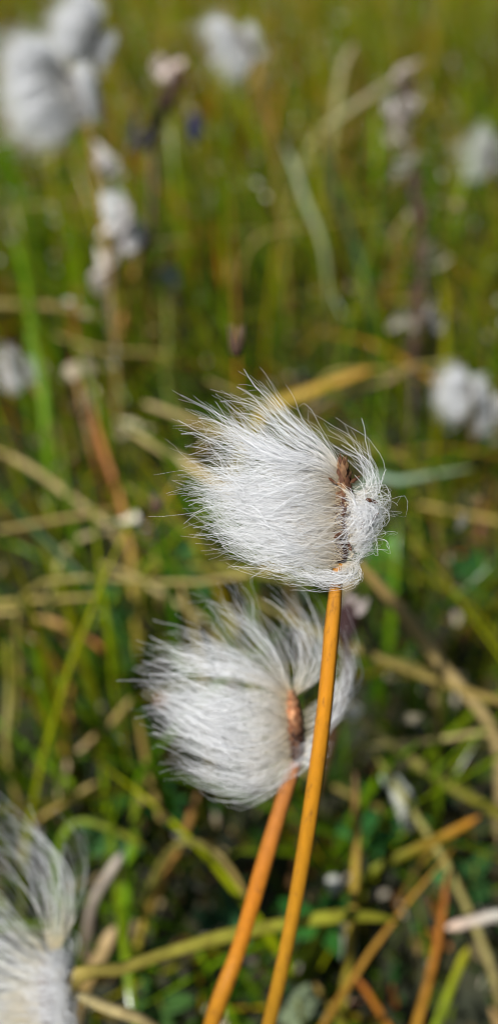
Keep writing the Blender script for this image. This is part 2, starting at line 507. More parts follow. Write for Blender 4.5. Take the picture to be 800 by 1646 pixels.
caught_seeds(bpy.data.objects['cotton_grass'], .114, [(592, 806, 34, -.3), (566, 772, 30, .6), (578, 842, 34, 1.1), (556, 876, 40, 1.9), (548, 820, 46, 1.3), (538, 858, 44, .7), (530, 774, 34, -.7), (600, 830, 20, .9)], 8)

HEAD2 = [
    dict(a=[(462, 1120, 5), (420, 1106, 20), (370, 1104, 30), (320, 1106, 25), (275, 1104, 15), (222, 1098, 8)],
         b=[(470, 1200, 5), (430, 1214, 25), (380, 1210, 30), (335, 1184, 25), (295, 1160, 15), (252, 1132, 8)], n=560, w=40, stray=.7, jit=12, frizz=4.2, cross=.5, hook=12),
    dict(a=[(470, 1200, 0), (430, 1220, 20), (380, 1226, 25), (330, 1216, 20), (290, 1206, 10), (252, 1208, 5)],
         b=[(475, 1225, 0), (452, 1258, 10), (412, 1274, 15), (372, 1270, 12), (342, 1256, 8), (315, 1240, 5)], n=130, w=35, stray=.8, jit=14),
    dict(a=[(465, 1115, 0), (430, 1080, 15), (390, 1052, 20), (345, 1035, 15), (310, 1022, 10), (275, 1020, 5)],
         b=[(462, 1120, 0), (415, 1096, 15), (365, 1082, 20), (310, 1075, 15), (260, 1080, 10), (212, 1088, 5)], n=150, w=36, jit=15, stray=.8, hook=11),
    dict(a=[(470, 1115, 0), (460, 1070, 8), (445, 1030, 10), (420, 992, 8), (395, 965, 5), (362, 955, 0)],
         b=[(465, 1115, 0), (435, 1076, 8), (400, 1042, 10), (365, 1008, 8), (330, 985, 5), (298, 985, 0)], n=60, w=36, jit=15, stray=.8, hook=12),
    dict(a=[(475, 1120, -5), (515, 1090, -8), (528, 1050, -8), (516, 1002, -5), (482, 962, 0), (440, 938, 0)],
         b=[(470, 1115, 0), (475, 1070, 0), (466, 1030, 0), (450, 990, 0), (430, 965, 0), (398, 945, 0)], n=60, w=30, jit=15, stray=.8, hook=11),
    dict(a=[(480, 1150, -5), (520, 1130, -10), (548, 1100, -10), (556, 1070, -10), (547, 1040, -5), (532, 1010, 0)],
         b=[(485, 1210, -5), (520, 1190, -10), (546, 1160, -10), (556, 1122, -5), (560, 1092, 0), (552, 1060, 0)], n=70, w=22, jit=15, stray=.8, hook=10),
    dict(a=[(484, 1190, 0), (512, 1196, 4), (520, 1184, 14), (500, 1196, 24), (470, 1222, 30), (430, 1236, 25)],
         b=[(480, 1225, 0), (502, 1232, 4), (506, 1222, 14), (490, 1236, 24), (460, 1252, 28), (420, 1262, 22)], n=110, w=14, len=(.4, 1), frizz=3),
]
cotton_grass('slightly blurred white cotton grass tuft, lower of the two on orange stems, behind the other stem', .139,
             (467, 1114), (477, 1222), .0015, HEAD2,
             [(475, 1225, .139), (462, 1262, .140), (425, 1385, .143), (385, 1520, .147), (340, 1646, .152)],
             [.0011, .0014, .0016, .0017, .0018, .0019, .002],
             [(0, (.28, .11, .05)), (.14, (.36, .135, .035)), (.4, (.48, .165, .012)), (.7, (.40, .18, .012)), (1, (.3, .22, .05))],
             2.7e-5, 34, [(.46, .20, .09), (.52, .26, .13), (.38, .15, .07)], root_shift=(-.025, .012))

HEAD3 = [
    dict(a=[(95, 1522, 0), (116, 1480, -5), (119, 1430, -8), (102, 1380, -8), (62, 1340, -5), (8, 1308, 0)],
         b=[(80, 1530, 0), (70, 1480, 5), (50, 1430, 8), (20, 1380, 8), (-20, 1340, 5), (-60, 1320, 0)], n=70, w=38, jit=16, stray=1.0, hook=14),
    dict(a=[(85, 1530, 5), (60, 1490, 15), (25, 1450, 20), (-15, 1420, 15), (-60, 1390, 10), (-100, 1380, 0)],
         b=[(75, 1570, 8), (30, 1550, 22), (-20, 1530, 28), (-70, 1510, 20), (-120, 1500, 12), (-160, 1500, 0)], n=120, w=38),
    dict(a=[(72, 1570, 8), (25, 1565, 22), (-20, 1560, 28), (-70, 1556, 20), (-120, 1550, 12), (-160, 1540, 0)],
         b=[(80, 1690, 8), (35, 1690, 22), (-20, 1680, 28), (-70, 1660, 20), (-120, 1640, 12), (-160, 1620, 0)], n=1000, w=40),
    dict(a=[(75, 1560, 0), (100, 1540, 8), (98, 1514, 20), (62, 1512, 27), (20, 1508, 22), (-30, 1490, 15)],
         b=[(75, 1690, 0), (106, 1684, 5), (112, 1650, 15), (88, 1622, 27), (45, 1616, 25), (0, 1605, 18)], n=620, w=20, len=(.3, 1), stray=.8, jit=12),
    dict(a=[(75, 1560, 0), (100, 1545, -8), (102, 1522, -20), (70, 1512, -27), (20, 1508, -22), (-30, 1490, -15)],
         b=[(75, 1690, 0), (107, 1684, -5), (113, 1650, -15), (88, 1622, -27), (45, 1616, -25), (0, 1605, -18)], n=360, w=20, len=(.3, 1), stray=.8, jit=12),
]
for b_ in HEAD3[1:]:
    for g_ in ('a', 'b'):
        b_[g_] = [(x, y + 16, w) for x, y, w in b_[g_]]
cotton_grass('blurred white cotton grass tuft cut off by the lower left edge of the photo', .158,
             (72, 1545), (86, 1700), .0019, HEAD3,
             [(86, 1698, .158), (88, 1800, .162), (80, 1950, .175), (60, 2100, .19)],
             [.0014, .0017, .0019, .002, .002],
             [(0, (.45, .2, .06)), (.5, (.5, .26, .05)), (1, (.3, .22, .05))],
             3.2e-5, 47, BR, root_shift=(-.01, .02), root_col=(.93, .84, .58), root_at=.3)


# ------------------------------------------------------------------ cotton grass further off
def far_tuft(label, px, py, D, size, seed, n, tilt=0.0, fluff=1.0, stem_stops=None, core_dark=(.06, .035, .03), hair_mult=1.0):
    """A wind-combed tuft of its own size (metres, core length) on its stem rooted in the turf."""
    r = np.random.default_rng(seed)
    top = at(px, py, D)
    ca, sa = math.cos(tilt), math.sin(tilt)
    ex = np.array([ca, .12, -sa]); ez = np.array([sa, -.1, ca]); ey = np.array([-.1, -1., -.1])
    def loc(P):
        return top + size * (P[..., :1] * ex + P[..., 1:2] * ez + P[..., 2:3] * ey)
    bot = loc(np.array([0.05, -1, 0.])); tp = loc(np.array([0., 0., 0.]))
    root = bot + np.array([r.normal(.01, .015), r.normal(.01, .02), 0]); root[2] = 0
    e = empty('cotton_grass', root, label, 'cotton grass', 'cotton grass heads gone to seed')
    mid = .5 * (bot + root) + np.array([.006, 0, 0.01])
    under = root.copy(); under[2] = -.004
    stem_mesh([bot, mid, root, under], [.0008, .001, .0012, .0012], stem_stops or [(0, (.4, .2, .06)), (.5, (.3, .24, .06)), (1, (.14, .2, .04))], e, root, seed=seed, sides=8)
    spike_mesh(bot, tp, size * .10, e, root, [core_dark, tuple(1.5 * np.array(core_dark))], seed)
    v = lambda *a: list(a)
    u = fluff
    bund = [
        dict(a=v((0, -.05, .05), (-.4 * u, .15, .25), (-.9 * u, .15, .2), (-1.35 * u, .0, .1)), b=v((0, -.9, .05), (-.4 * u, -1.0, .3), (-.85 * u, -1.0, .2), (-1.25 * u, -.75, .1)), n=n, w=.5, root=.03, jit=.15, frizz=.03, hook=.12),
        dict(a=v((0, 0, 0), (-.15, .45, .15), (-.5 * u, .75, .15), (-.9 * u, .8, .1)), b=v((0, -.1, 0), (-.35, .2, .2), (-.85 * u, .3, .2), (-1.3 * u, .25, .1)), n=int(n * .4), w=.4, root=.03, jit=.18, frizz=.03, hook=.14),
        dict(a=v((0.02, -.1, 0), (.4, 0, -.1), (.42, -.15, .3), (-.05, -.1, .5)), b=v((.05, -1, 0), (.3, -1.05, -.1), (.32, -1.0, .3), (-.1, -.9, .45)), n=int(n * .3), w=.2, root=.03, jit=.07, frizz=.03, hook=.08, len=(.4, 1)),
    ]
    P = bristle_paths(bund, lambda Q: Q, seed + 3, n=9)
    bristle_mesh(loc(P), 'bristles', 8e-5 * hair_mult, e, root, seed=seed, root_col=(.92, .87, .76), root_at=.12)
    return e


far_tuft('big blurred white cotton grass tuft with dark spike near the upper left edge', 104, 112, .36, .0225, 101, 1300, tilt=-.30, fluff=.95)
far_tuft('blurred white cotton grass tuft at the top, overlapping the big upper left tuft', 162, 46, .43, .0175, 102, 1100, tilt=.35, fluff=1.05, core_dark=(.09, .085, .09))
far_tuft('blurred round white cotton grass tuft alone near the top centre', 382, 50, .50, .020, 103, 560, tilt=-.6, fluff=.75)
far_tuft('pale hazy cotton grass tuft at the upper right edge', 792, 230, .66, .024, 104, 170, tilt=-.1, fluff=1.0)
far_tuft('small white cotton grass tuft right of the sharp one, left of a pair', 752, 612, .40, .0135, 105, 600, tilt=-.3, fluff=1.0)
far_tuft('small white cotton grass tuft at the right edge, right of a pair', 790, 640, .43, .0145, 106, 420, tilt=-.2, fluff=.8)
far_tuft('small greenish white cotton grass tuft at the left edge among green blades', 34, 580, .45, .0135, 107, 380, tilt=-.2, fluff=.7)


# ------------------------------------------------------------------ single blades and stalks the photo shows
GREEN = (.075, .17, .005); BRIGHT = (.14, .27, .006); DEEP = (.016, .060, .003); OLIVE = (.16, .155, .012); YEL = (.34, .30, .012)
STRAW = (.32, .24, .065); PALE = (.42, .35, .17); TAN = (.25, .165, .045); RUST = (.27, .085, .016); ORANGE = (.52, .20, .012); BROWN = (.10, .052, .018); ASH = (.46, .46, .40)


def strand(name, label, cat, pts, width, stops, flat=.25, root='last', mat=None, group=None, seed=0, sides=6, tip=True):
    """One blade or stalk through the given photograph points (px, py, axis distance), first point = tip end.
    root='last' takes its lower end down into the turf, 'none' leaves it lying among the others."""
    P = [at(*p) for p in pts]
    if root == 'last':
        e = P[-1]; d = unit(P[-1] - P[-2])
        drop = max(e[2], .004)
        foot = e + np.array([d[0], d[1], 0]) * drop * .35; foot[2] = -.003
        half = .55 * e + .45 * foot; half[:2] = e[:2] * .6 + foot[:2] * .4 + d[:2] * drop * .08
        P += [half, foot]
    n = 26
    path = spline(np.array(P), n)
    t = np.linspace(0, 1, n)
    w = np.interp(t, np.linspace(0, 1, len(width)), width) * (.5 if P[0] @ FWD - CAM @ FWD < .265 else .34)
    if tip:
        w = w * np.interp(t, [0, .03, .12, .9, 1], [.25, .6, 1, 1, .9])
    rs = np.random.default_rng(seed + int(abs(pts[0][0]) * 7 + pts[0][1]))
    w = w * (1 + .05 * np.sin(t * rs.uniform(15, 30) + rs.uniform(0, 6)))
    v, f, tt = sweep(path, w, np.maximum(w * flat, 1.2e-4), [rs.normal(0, .35), -1, rs.uniform(.1, .6)], sides=sides, twist=rs.normal(0, .7) * (flat < .6))
    org = path[-1].copy()
    o = link_mesh(name, v, f, ramp(stops, tt), mat or (M_BLADE if flat < .6 else M_STALK), origin=org)
    return tag(o, label, cat, group)


def S(*cols):
    return [(i / max(1, len(cols) - 1), c) for i, c in enumerate(cols)]


B_, K_ = 'grass blade', 'grass stalk'
strand('dry_grass_stalk', 'tan dry stalk slanting down right from beneath the sharp tuft', K_, [(575, 905, .23), (640, 978, .235), (710, 1070, .245), (790, 1172, .26)], [.0040, .0042], S(TAN, (.42, .31, .13), (.36, .27, .12)), flat=.8)
strand('dry_grass_stalk', 'thin olive straw lying level beside the right edge, below the slanting tan stalk', K_, [(590, 1200, .27), (690, 1190, .27), (800, 1182, .27)], [.0032, .003], S((.34, .29, .12), STRAW), flat=.8)
strand('dry_grass_stalk', 'long olive stalk running from the lower tuft down to the right edge', K_, [(540, 1115, .26), (620, 1190, .265), (720, 1262, .27), (815, 1318, .275)], [.0036, .0034], S((.3, .25, .1), OLIVE, TAN), flat=.8)
strand('dry_grass_stalk', 'olive brown stalk bending from right of the lower tuft to the bottom right', K_, [(600, 1210, .25), (660, 1300, .245), (722, 1400, .24), (775, 1520, .24), (800, 1600, .24)], [.0026, .0032], S(OLIVE, (.26, .22, .08), BROWN), flat=.8)
strand('grass_leaf', 'pale straw blade turning yellow green, rising from the lower left tuft behind both stems', B_, [(640, 1478, .205), (560, 1472, .20), (480, 1482, .195), (390, 1498, .185), (300, 1522, .176), (200, 1556, .166), (104, 1592, .158)], [.0040, .0044, .0042, .0036], S(OLIVE, (.38, .38, .04), (.42, .38, .06), STRAW, PALE), flat=.45)
strand('dry_grass_stalk', 'thin tan stalk leaving the lower left tuft towards the bottom edge', K_, [(100, 1590, .158), (170, 1618, .162), (260, 1660, .168)], [.0026, .0028], S(PALE, TAN), flat=.8)
strand('grass_leaf', 'yellow green blade with an orange rounded tip at the lower right', B_, [(770, 1312, .235), (712, 1345, .235), (645, 1375, .235), (590, 1405, .235), (545, 1450, .235)], [.0040, .0034, .0036, .004], S((.48, .2, .02), OLIVE, (.24, .28, .02), (.18, .25, .02)), flat=.4)
strand('sedge_stalk', 'upright olive stem with dark brown top between the orange stem and lower right', 'grass stem', [(570, 1240, .22), (573, 1330, .22), (568, 1440, .22), (552, 1600, .225)], [.0024, .0032], S(BROWN, (.3, .2, .03), OLIVE, (.14, .19, .02)), flat=.85)
strand('grass_leaf', 'blade with red brown tip fading through orange to green at lower right', B_, [(718, 1402, .225), (710, 1470, .225), (692, 1560, .23), (665, 1660, .235)], [.0018, .0034], S(RUST, (.38, .15, .025), (.45, .26, .03), (.27, .27, .025)), flat=.4)
strand('grass_leaf', 'short green blade leaning left at the bottom right corner', B_, [(752, 1522, .225), (735, 1560, .226), (700, 1650, .23)], [.003, .0044], S(YEL, (.2, .28, .02), GREEN), flat=.4)
strand('grass_leaf', 'short orange red tipped blade at the bottom edge, left of the tricolour blade', B_, [(572, 1570, .222), (596, 1605, .222), (628, 1660, .225)], [.0018, .003], S(RUST, (.45, .18, .02), YEL), flat=.4)
strand('grass_leaf', 'short yellow green blade at the bottom edge beside the orange stem foot', B_, [(505, 1580, .222), (525, 1612, .222), (560, 1655, .225)], [.0026, .0036], S(TAN, OLIVE, BRIGHT), flat=.4)
strand('dry_grass_stalk', 'pale whitish stalk lying level at the right edge near the bottom', K_, [(715, 1492, .235), (760, 1480, .235), (815, 1472, .235)], [.0040, .0036], S((.55, .38, .28), ASH, PALE), flat=.7)
strand('grass_leaf', 'bright green upright blade left of the lower stems', B_, [(222, 1255, .25), (218, 1330, .25), (207, 1420, .25), (200, 1500, .25)], [.003, .0046], S(OLIVE, BRIGHT, BRIGHT, GREEN), flat=.35)
strand('grass_leaf', 'arched bright green blade above the lower left tuft', B_, [(235, 1362, .24), (185, 1335, .24), (130, 1320, .24), (100, 1345, .24), (90, 1400, .245)], [.002, .0032], S(OLIVE, (.14, .22, .015), GREEN), flat=.4)
strand('dry_grass_stalk', 'tan stalk slanting up right above the lower left tuft', K_, [(158, 1256, .27), (110, 1285, .27), (50, 1328, .275)], [.0030, .0034], S(STRAW, TAN), flat=.8)
strand('dry_grass_stalk', 'knobbly tan stalk rising right towards the lower tuft', K_, [(212, 1122, .29), (180, 1160, .29), (140, 1195, .29), (108, 1232, .29)], [.0046, .003, .0046, .003], S(STRAW, TAN, (.46, .36, .2), BROWN), flat=.8)
strand('grass_leaf', 'brownish orange blade standing below the left end of the lower tuft', B_, [(320, 1270, .25), (300, 1330, .25), (255, 1430, .25), (225, 1500, .25)], [.0026, .0040], S(BROWN, (.42, .22, .05), (.4, .34, .04), OLIVE), flat=.5)
strand('grass_leaf', 'dark green broad blade arching from the left edge down to the right', B_, [(-15, 775, .33), (55, 850, .32), (120, 915, .315), (175, 980, .31), (205, 1040, .31), (215, 1100, .31)], [.0056, .0066, .005], S((.03, .07, .012), DEEP, DEEP, (.10, .09, .02)), flat=.3)
strand('grass_leaf', 'red brown blade that turns yellow green halfway, left of the sharp tuft', B_, [(145, 645, .36), (165, 720, .355), (192, 800, .35), (208, 870, .345), (214, 960, .34), (216, 1060, .34)], [.0046, .0056, .0052], S(RUST, (.42, .16, .04), (.36, .24, .04), (.3, .3, .03), (.2, .24, .02)), flat=.4)
strand('dry_grass_stalk', 'straw stalk arching from the left edge to a rusty end', K_, [(172, 1050, .32), (132, 1020, .32), (80, 998, .32), (30, 986, .32), (-20, 984, .32)], [.0032, .0050, .0052], S(RUST, (.45, .22, .07), STRAW, STRAW), flat=.7, root='none')
strand('dry_grass_stalk', 'pale straw slanting down right into the upper wisps of the sharp tuft', K_, [(205, 690, .33), (260, 722, .33), (330, 765, .33), (420, 830, .34)], [.0056, .0056], S(STRAW, (.56, .44, .22), TAN), flat=.7)
strand('dry_grass_stalk', 'pale straw pointing right at the uppermost wisps of the sharp tuft', K_, [(230, 648, .36), (270, 662, .36), (340, 690, .36), (460, 740, .37)], [.0046, .0046], S((.4, .3, .14), STRAW, TAN), flat=.7)
strand('dry_grass_stalk', 'beige stalk slanting down right from the left edge above the dark broad blade', K_, [(-15, 720, .36), (50, 752, .36), (115, 800, .365), (180, 850, .37)], [.0054, .005], S(STRAW, (.48, .38, .18), OLIVE), flat=.7)
strand('dry_grass_stalk', 'thin tan stalk slanting down right above the left side of the lower tuft', K_, [(150, 902, .34), (215, 928, .34), (290, 972, .34), (340, 1010, .34)], [.0042, .0040], S(STRAW, (.5, .42, .2), TAN), flat=.7)
strand('dry_grass_stalk', 'short straw stalk with a broken end painted bright as a glossy highlight left of the sharp tuft', K_, [(222, 830, .34), (205, 838, .34), (165, 852, .34), (110, 880, .345)], [.0078, .0058, .0048, .0046], S((.85, .8, .68), PALE, (.44, .38, .16), OLIVE), flat=.8, tip=False)  # near-white end colour paints a glossy highlight on the stalk
strand('dry_grass_stalk', 'pale tan stalk lying level at the left edge above the middle', K_, [(160, 512, .52), (110, 496, .52), (50, 492, .52), (-20, 496, .52)], [.0070, .0080], S(TAN, STRAW, STRAW), flat=.6)
strand('grass_leaf', 'broad yellow orange blade leaning right just above the sharp tuft', B_, [(600, 592, .40), (545, 612, .40), (480, 636, .40), (420, 668, .41)], [.0050, .0090, .008], S((.45, .22, .04), (.52, .34, .05), (.5, .38, .05), OLIVE), flat=.3)
strand('grass_leaf', 'grey brown blade leaning left behind the yellow orange blade', B_, [(680, 580, .42), (610, 618, .42), (550, 640, .42), (480, 680, .43)], [.004, .0080, .007], S((.3, .2, .1), (.36, .28, .16), TAN), flat=.4)
strand('grass_leaf', 'pale bluish green blade lying level right of the sharp tuft', B_, [(760, 752, .33), (700, 762, .33), (640, 772, .33), (590, 776, .335)], [.002, .0050, .0064], S((.2, .26, .12), (.24, .34, .24), (.34, .46, .38)), flat=.3)
strand('grass_leaf', 'dark green blade slanting down at the upper right of centre', B_, [(500, 165, .60), (522, 250, .58), (550, 340, .56), (582, 430, .55), (600, 520, .55)], [.007, .0095, .009], S((.05, .06, .03), (.035, .06, .02), DEEP, GREEN), flat=.3)
strand('grass_leaf', 'tall pale silvery blade right of the top centre', B_, [(452, 225, .58), (470, 262, .57), (490, 320, .56), (520, 400, .55)], [.005, .009, .007], S((.4, .44, .3), (.32, .38, .2), OLIVE), flat=.3)
strand('grass_leaf', 'broad tan blade leaning left near the top right of centre', B_, [(650, 118, .72), (600, 150, .72), (545, 188, .72), (500, 230, .72)], [.006, .012, .010], S((.42, .34, .24), (.3, .29, .12), OLIVE), flat=.25)
strand('grass_leaf', 'pale cream blade standing near the top of the photo right of the round tuft', B_, [(568, 70, .8), (556, 92, .8), (545, 125, .8), (535, 200, .8)], [.008, .013, .01], S((.40, .34, .22), (.36, .32, .13), OLIVE), flat=.25)
strand('grass_leaf', 'tall bright green blade at the left edge beside the greenish white tuft', B_, [(52, 500, .43), (60, 570, .425), (72, 640, .42), (80, 740, .42)], [.0055, .0090, .008], S(GREEN, BRIGHT, BRIGHT, GREEN), flat=.3)
strand('grass_leaf', 'leaning bright green blade at the left edge above the middle', B_, [(22, 380, .50), (40, 440, .49), (52, 520, .48), (48, 620, .48)], [.006, .0095, .008], S(BRIGHT, BRIGHT, GREEN), flat=.3)
strand('grass_leaf', 'dark rusty blade standing behind the pale level stalk at the left', B_, [(122, 455, .5), (122, 520, .49), (118, 580, .49), (112, 660, .49)], [.004, .0068, .006], S(RUST, (.3, .1, .04), (.2, .12, .03)), flat=.35)
strand('grass_leaf', 'orange brown blade standing between two small papery seed stalks at upper left', B_, [(236, 370, .5), (222, 420, .5), (205, 480, .5), (190, 560, .5)], [.005, .0080, .007], S(TAN, (.48, .24, .06), (.3, .2, .05)), flat=.35)
strand('grass_leaf', 'yellow green blade standing upright right of the lower tuft', B_, [(655, 715, .42), (660, 760, .42), (668, 850, .42), (672, 980, .42)], [.004, .0070, .007], S(YEL, (.3, .3, .03), GREEN), flat=.35)
strand('sedge_stalk', 'dull red upright stem at the right edge beside the sharp tuft level', 'grass stem', [(775, 800, .42), (770, 870, .42), (772, 960, .42), (768, 1060, .42)], [.006, .008, .006], S((.2, .06, .04), (.16, .05, .04), BROWN), flat=.6)
strand('grass_leaf', 'orange tan upright blade left below the middle', B_, [(116, 1070, .33), (112, 1110, .33), (108, 1170, .33), (102, 1250, .33)], [.0034, .0056, .005], S(OLIVE, (.45, .25, .05), (.42, .24, .05), OLIVE), flat=.35)
strand('grass_leaf', 'deep green upright blade beside the orange tan one', B_, [(140, 1030, .34), (140, 1090, .335), (136, 1160, .33), (130, 1240, .33)], [.004, .0068, .006], S(GREEN, (.05, .15, .02), DEEP), flat=.3)
strand('grass_leaf', 'green blade slanting down right from the left edge above the lower left tuft', B_, [(-15, 1150, .29), (25, 1185, .29), (70, 1225, .29), (115, 1260, .29)], [.0046, .0056, .004], S(GREEN, BRIGHT, (.3, .26, .04)), flat=.35)
strand('grass_leaf', 'olive arched blade between the lower left tuft and the lower orange stem', B_, [(400, 1450, .22), (372, 1400, .222), (340, 1366, .225), (300, 1352, .23), (265, 1380, .235)], [.0024, .0034, .003], S(TAN, (.25, .22, .06), OLIVE), flat=.5)
strand('grass_leaf', 'tan blade leaning right between bottom left tuft and green blade', B_, [(196, 1372, .235), (178, 1400, .235), (150, 1450, .24)], [.0030, .0036], S((.44, .38, .32), (.36, .3, .24), BROWN), flat=.5)
strand('grass_leaf', 'bent beige dead blade at the lower left below the green blade', B_, [(185, 1490, .235), (165, 1530, .235), (140, 1580, .235), (122, 1640, .24)], [.0050, .004, .004], S((.5, .36, .18), TAN, BROWN), flat=.5)
strand('dead_leaf', 'curled whitish dead leaf among green leaves at the lower right', 'dead leaf', [(612, 1248, .25), (634, 1262, .25), (652, 1295, .25), (656, 1335, .255)], [.0050, .0060, .0072, .004], S((.4, .46, .36), (.55, .56, .48), (.5, .5, .42)), flat=.35, root='none')
strand('dead_leaf', 'small pale grey leaf standing right of the orange stem near the bottom', 'dead leaf', [(528, 1408, .235), (540, 1425, .235), (552, 1448, .24)], [.005, .006, .004], S(ASH, (.46, .46, .42)), flat=.3)


# ------------------------------------------------------------------ withered seed stalks
def leaf_shape(base, dirv, L, W, nrm, cup=.15, n=9, bend=0.0):
    """A closed pointed oval leaf, cupped and bent."""
    dirv = unit(np.asarray(dirv, float)); nrm = unit(np.asarray(nrm, float) - dirv * np.dot(nrm, dirv))
    s = np.cross(dirv, nrm)
    t = np.linspace(0, 1, n); w = W * .5 * np.sin(np.pi * t ** .8) ** .8 + 1e-5
    mid = base + dirv * (L * t)[:, None] + nrm * (bend * L * t ** 2)[:, None]
    th = max(W * .03, 4e-5)
    rows = []
    for q in (-1, -.5, 0, .5, 1):
        rows.append(mid + s * (w * q)[:, None] + nrm * (cup * q * q * 2 * w)[:, None])
    top = np.stack(rows, 1); bot = top - nrm * th
    V = np.concatenate([top.reshape(-1, 3), bot.reshape(-1, 3)]); off = n * 5
    F = []
    for i in range(n - 1):
        for j in range(4):
            a = i * 5 + j
            F.append([a, a + 1, a + 6, a + 5]); F.append([off + a, off + a + 5, off + a + 6, off + a + 1])
        a = i * 5; F.append([a, a + 5, off + a + 5, off + a])
        a = i * 5 + 4; F.append([a, off + a, off + a + 5, a + 5])
    return V, np.array(F)


def seed_stalk(label, stem_px, stem_w, stem_cols, items, seed, group='withered seed stalks'):
    """items: (kind, px, py, length m, width m, colour, image angle). Papery bracts and dark capsules on a stem."""
    r = np.random.default_rng(seed)
    P = [at(*p) for p in stem_px]
    root = P[-1].copy(); root[:2] += r.normal(0, .01, 2); root[2] = 0
    e = empty('withered_stalk', root, label, 'seed stalk', group)
    under = root.copy(); under[2] = -.004
    stem_mesh(P + [.5 * (P[-1] + root), under], [w * .5 for w in stem_w], S(*stem_cols), e, root, sides=8, seed=seed, mat=M_STALK)
    D0 = stem_px[0][2]
    for kind, px, py, Lm, Wm, colr, ang in items:
        c = at(px, py, np.interp(py, [p[1] for p in stem_px], [p[2] for p in stem_px]))
        d = RIGHT * math.sin(ang) + UP * math.cos(ang)
        if kind == 'bract':
            sp = Soup()
            for k in range(5):
                dd = unit(d + r.normal(0, .5, 3))
                v, f = leaf_shape(c - dd * Lm * .5 + r.normal(0, Wm * .28, 3), dd, Lm * r.uniform(.8, 1.1), Wm * r.uniform(.3, .75), -FWD + r.normal(0, .5, 3), cup=r.uniform(.1, .35), bend=r.normal(0, .15))
                sp.add(v, f, np.array(colr) * r.uniform(.45, .95))
            sp.link('papery_bract', M_LITTER, parent=e, origin=root)
        else:
            t = np.linspace(0, 1, 10)
            pp = c + d * ((t - .5) * Lm)[:, None]
            wd = Wm * .5 * np.interp(t, [0, .3, .75, 1], [.35, 1, .8, .2])
            v, f, tt = sweep(pp, wd, wd, FWD, sides=10)
            v = v + r.normal(0, Wm * .03, v.shape)
            link_mesh('seed_capsule', v, f, ramp([(0, colr), (1, tuple(1.3 * np.array(colr)))], tt), M_SPIKE, parent=e, origin=root)
    return e


DK = (.045, .025, .018)
seed_stalk('dark brown withered stalk with pale papery bracts, between the two upper left tufts', [(280, 100, .50), (268, 160, .50), (250, 215, .50), (245, 330, .5), (240, 420, .5)], [.004, .005, .005, .004], [DK, DK, BROWN, OLIVE],
           [('bract', 276, 104, .020, .015, (.62, .5, .42), .5), ('capsule', 284, 126, .018, .010, DK, .2), ('capsule', 268, 160, .022, .011, DK, .5), ('capsule', 254, 190, .015, .009, DK, .5), ('bract', 236, 214, .026, .013, (.5, .42, .38), .35)], 5)
seed_stalk('withered stalk with a grey white papery head and a cream pod below it', [(190, 335, .47), (192, 380, .47), (182, 430, .47), (178, 520, .47)], [.0038, .0045, .004], [DK, (.1, .07, .06), OLIVE],
           [('bract', 170, 338, .014, .016, (.6, .62, .6), -.8), ('bract', 194, 356, .018, .022, (.72, .68, .64), .6), ('bract', 205, 372, .014, .013, (.6, .56, .52), 2.4), ('capsule', 192, 390, .012, .008, DK, .1), ('bract', 168, 428, .022, .014, (.66, .58, .5), .35)], 6)
seed_stalk('tall dark withered stalk with grey bracts at the upper right', [(655, 120, .55), (652, 200, .55), (662, 300, .55), (676, 370, .55), (680, 500, .55), (685, 580, .55)], [.004, .005, .006, .006], [(.1, .07, .05), DK, DK, BROWN],
           [('bract', 655, 126, .018, .013, (.3, .24, .19), .8), ('capsule', 652, 148, .016, .011, DK, .3), ('bract', 646, 180, .017, .016, (.32, .28, .24), .5), ('bract', 636, 216, .014, .012, (.26, .24, .15), -.4), ('bract', 655, 262, .022, .013, (.3, .3, .22), .8),
            ('capsule', 668, 290, .016, .010, DK, -.2), ('capsule', 676, 345, .026, .011, DK, 0.), ('capsule', 674, 400, .018, .010, (.06, .035, .02), .1), ('bract', 700, 410, .020, .014, (.36, .33, .22), 1.2)], 7)
seed_stalk('dark withered stalk with dull pods under the tall one, below the upper right', [(665, 460, .5), (668, 520, .5), (664, 590, .5), (660, 700, .5)], [.004, .005, .004], [BROWN, DK, BROWN],
           [('capsule', 668, 478, .018, .010, (.07, .04, .03), .1), ('bract', 655, 510, .018, .012, (.3, .27, .22), -.5), ('bract', 700, 520, .017, .012, (.34, .33, .29), .8), ('capsule', 664, 560, .016, .010, DK, .1)], 8)
seed_stalk('short stalk with one small pale papery bract under the dark withered stalk', [(168, 262, .55), (172, 320, .55), (176, 380, .55)], [.003, .004], [(.3, .24, .2), OLIVE],
           [('bract', 166, 264, .020, .013, (.62, .58, .54), -.6)], 9)
seed_stalk('thin stalk with a small round greyish pod painted as a glossy spot left of the sharp tuft', [(246, 858, .36), (252, 930, .36), (256, 990, .36)], [.002, .003], [TAN, OLIVE], [('bract', 246, 858, .0080, .0090, (.62, .58, .56), .6)], 12)  # pale grey pod stands in for a glossy highlight
seed_stalk('thin stalk with a pale greenish pod painted as a blurred glossy spot at upper left of the middle', [(268, 448, .50), (270, 540, .5), (268, 620, .5)], [.003, .004], [OLIVE, GREEN], [('bract', 268, 450, .013, .012, (.6, .68, .54), .1)], 13)  # pale green pod colour paints the blurred disc of a glint
seed_stalk('thin stalk with a pale tan pod left of the sharp tuft, level with the straw', [(125, 600, .44), (135, 660, .44), (150, 720, .44)], [.003, .004], [TAN, RUST], [('bract', 126, 602, .012, .012, (.62, .52, .36), -.5), ('bract', 140, 640, .012, .013, (.5, .42, .28), .2), ('bract', 215, 683, .014, .010, (.56, .5, .3), 1.5)], 14)
seed_stalk('short stalk with a small tan pod and dark husk behind the two orange stems', [(553, 985, .22), (556, 1040, .22), (552, 1110, .23)], [.003, .004], [(.04, .02, .02), BROWN], [('capsule', 556, 1000, .013, .007, (.03, .014, .014), .1), ('bract', 562, 968, .007, .006, (.5, .42, .38), .5), ('bract', 552, 940, .005, .006, (.45, .36, .22), .1)], 15)

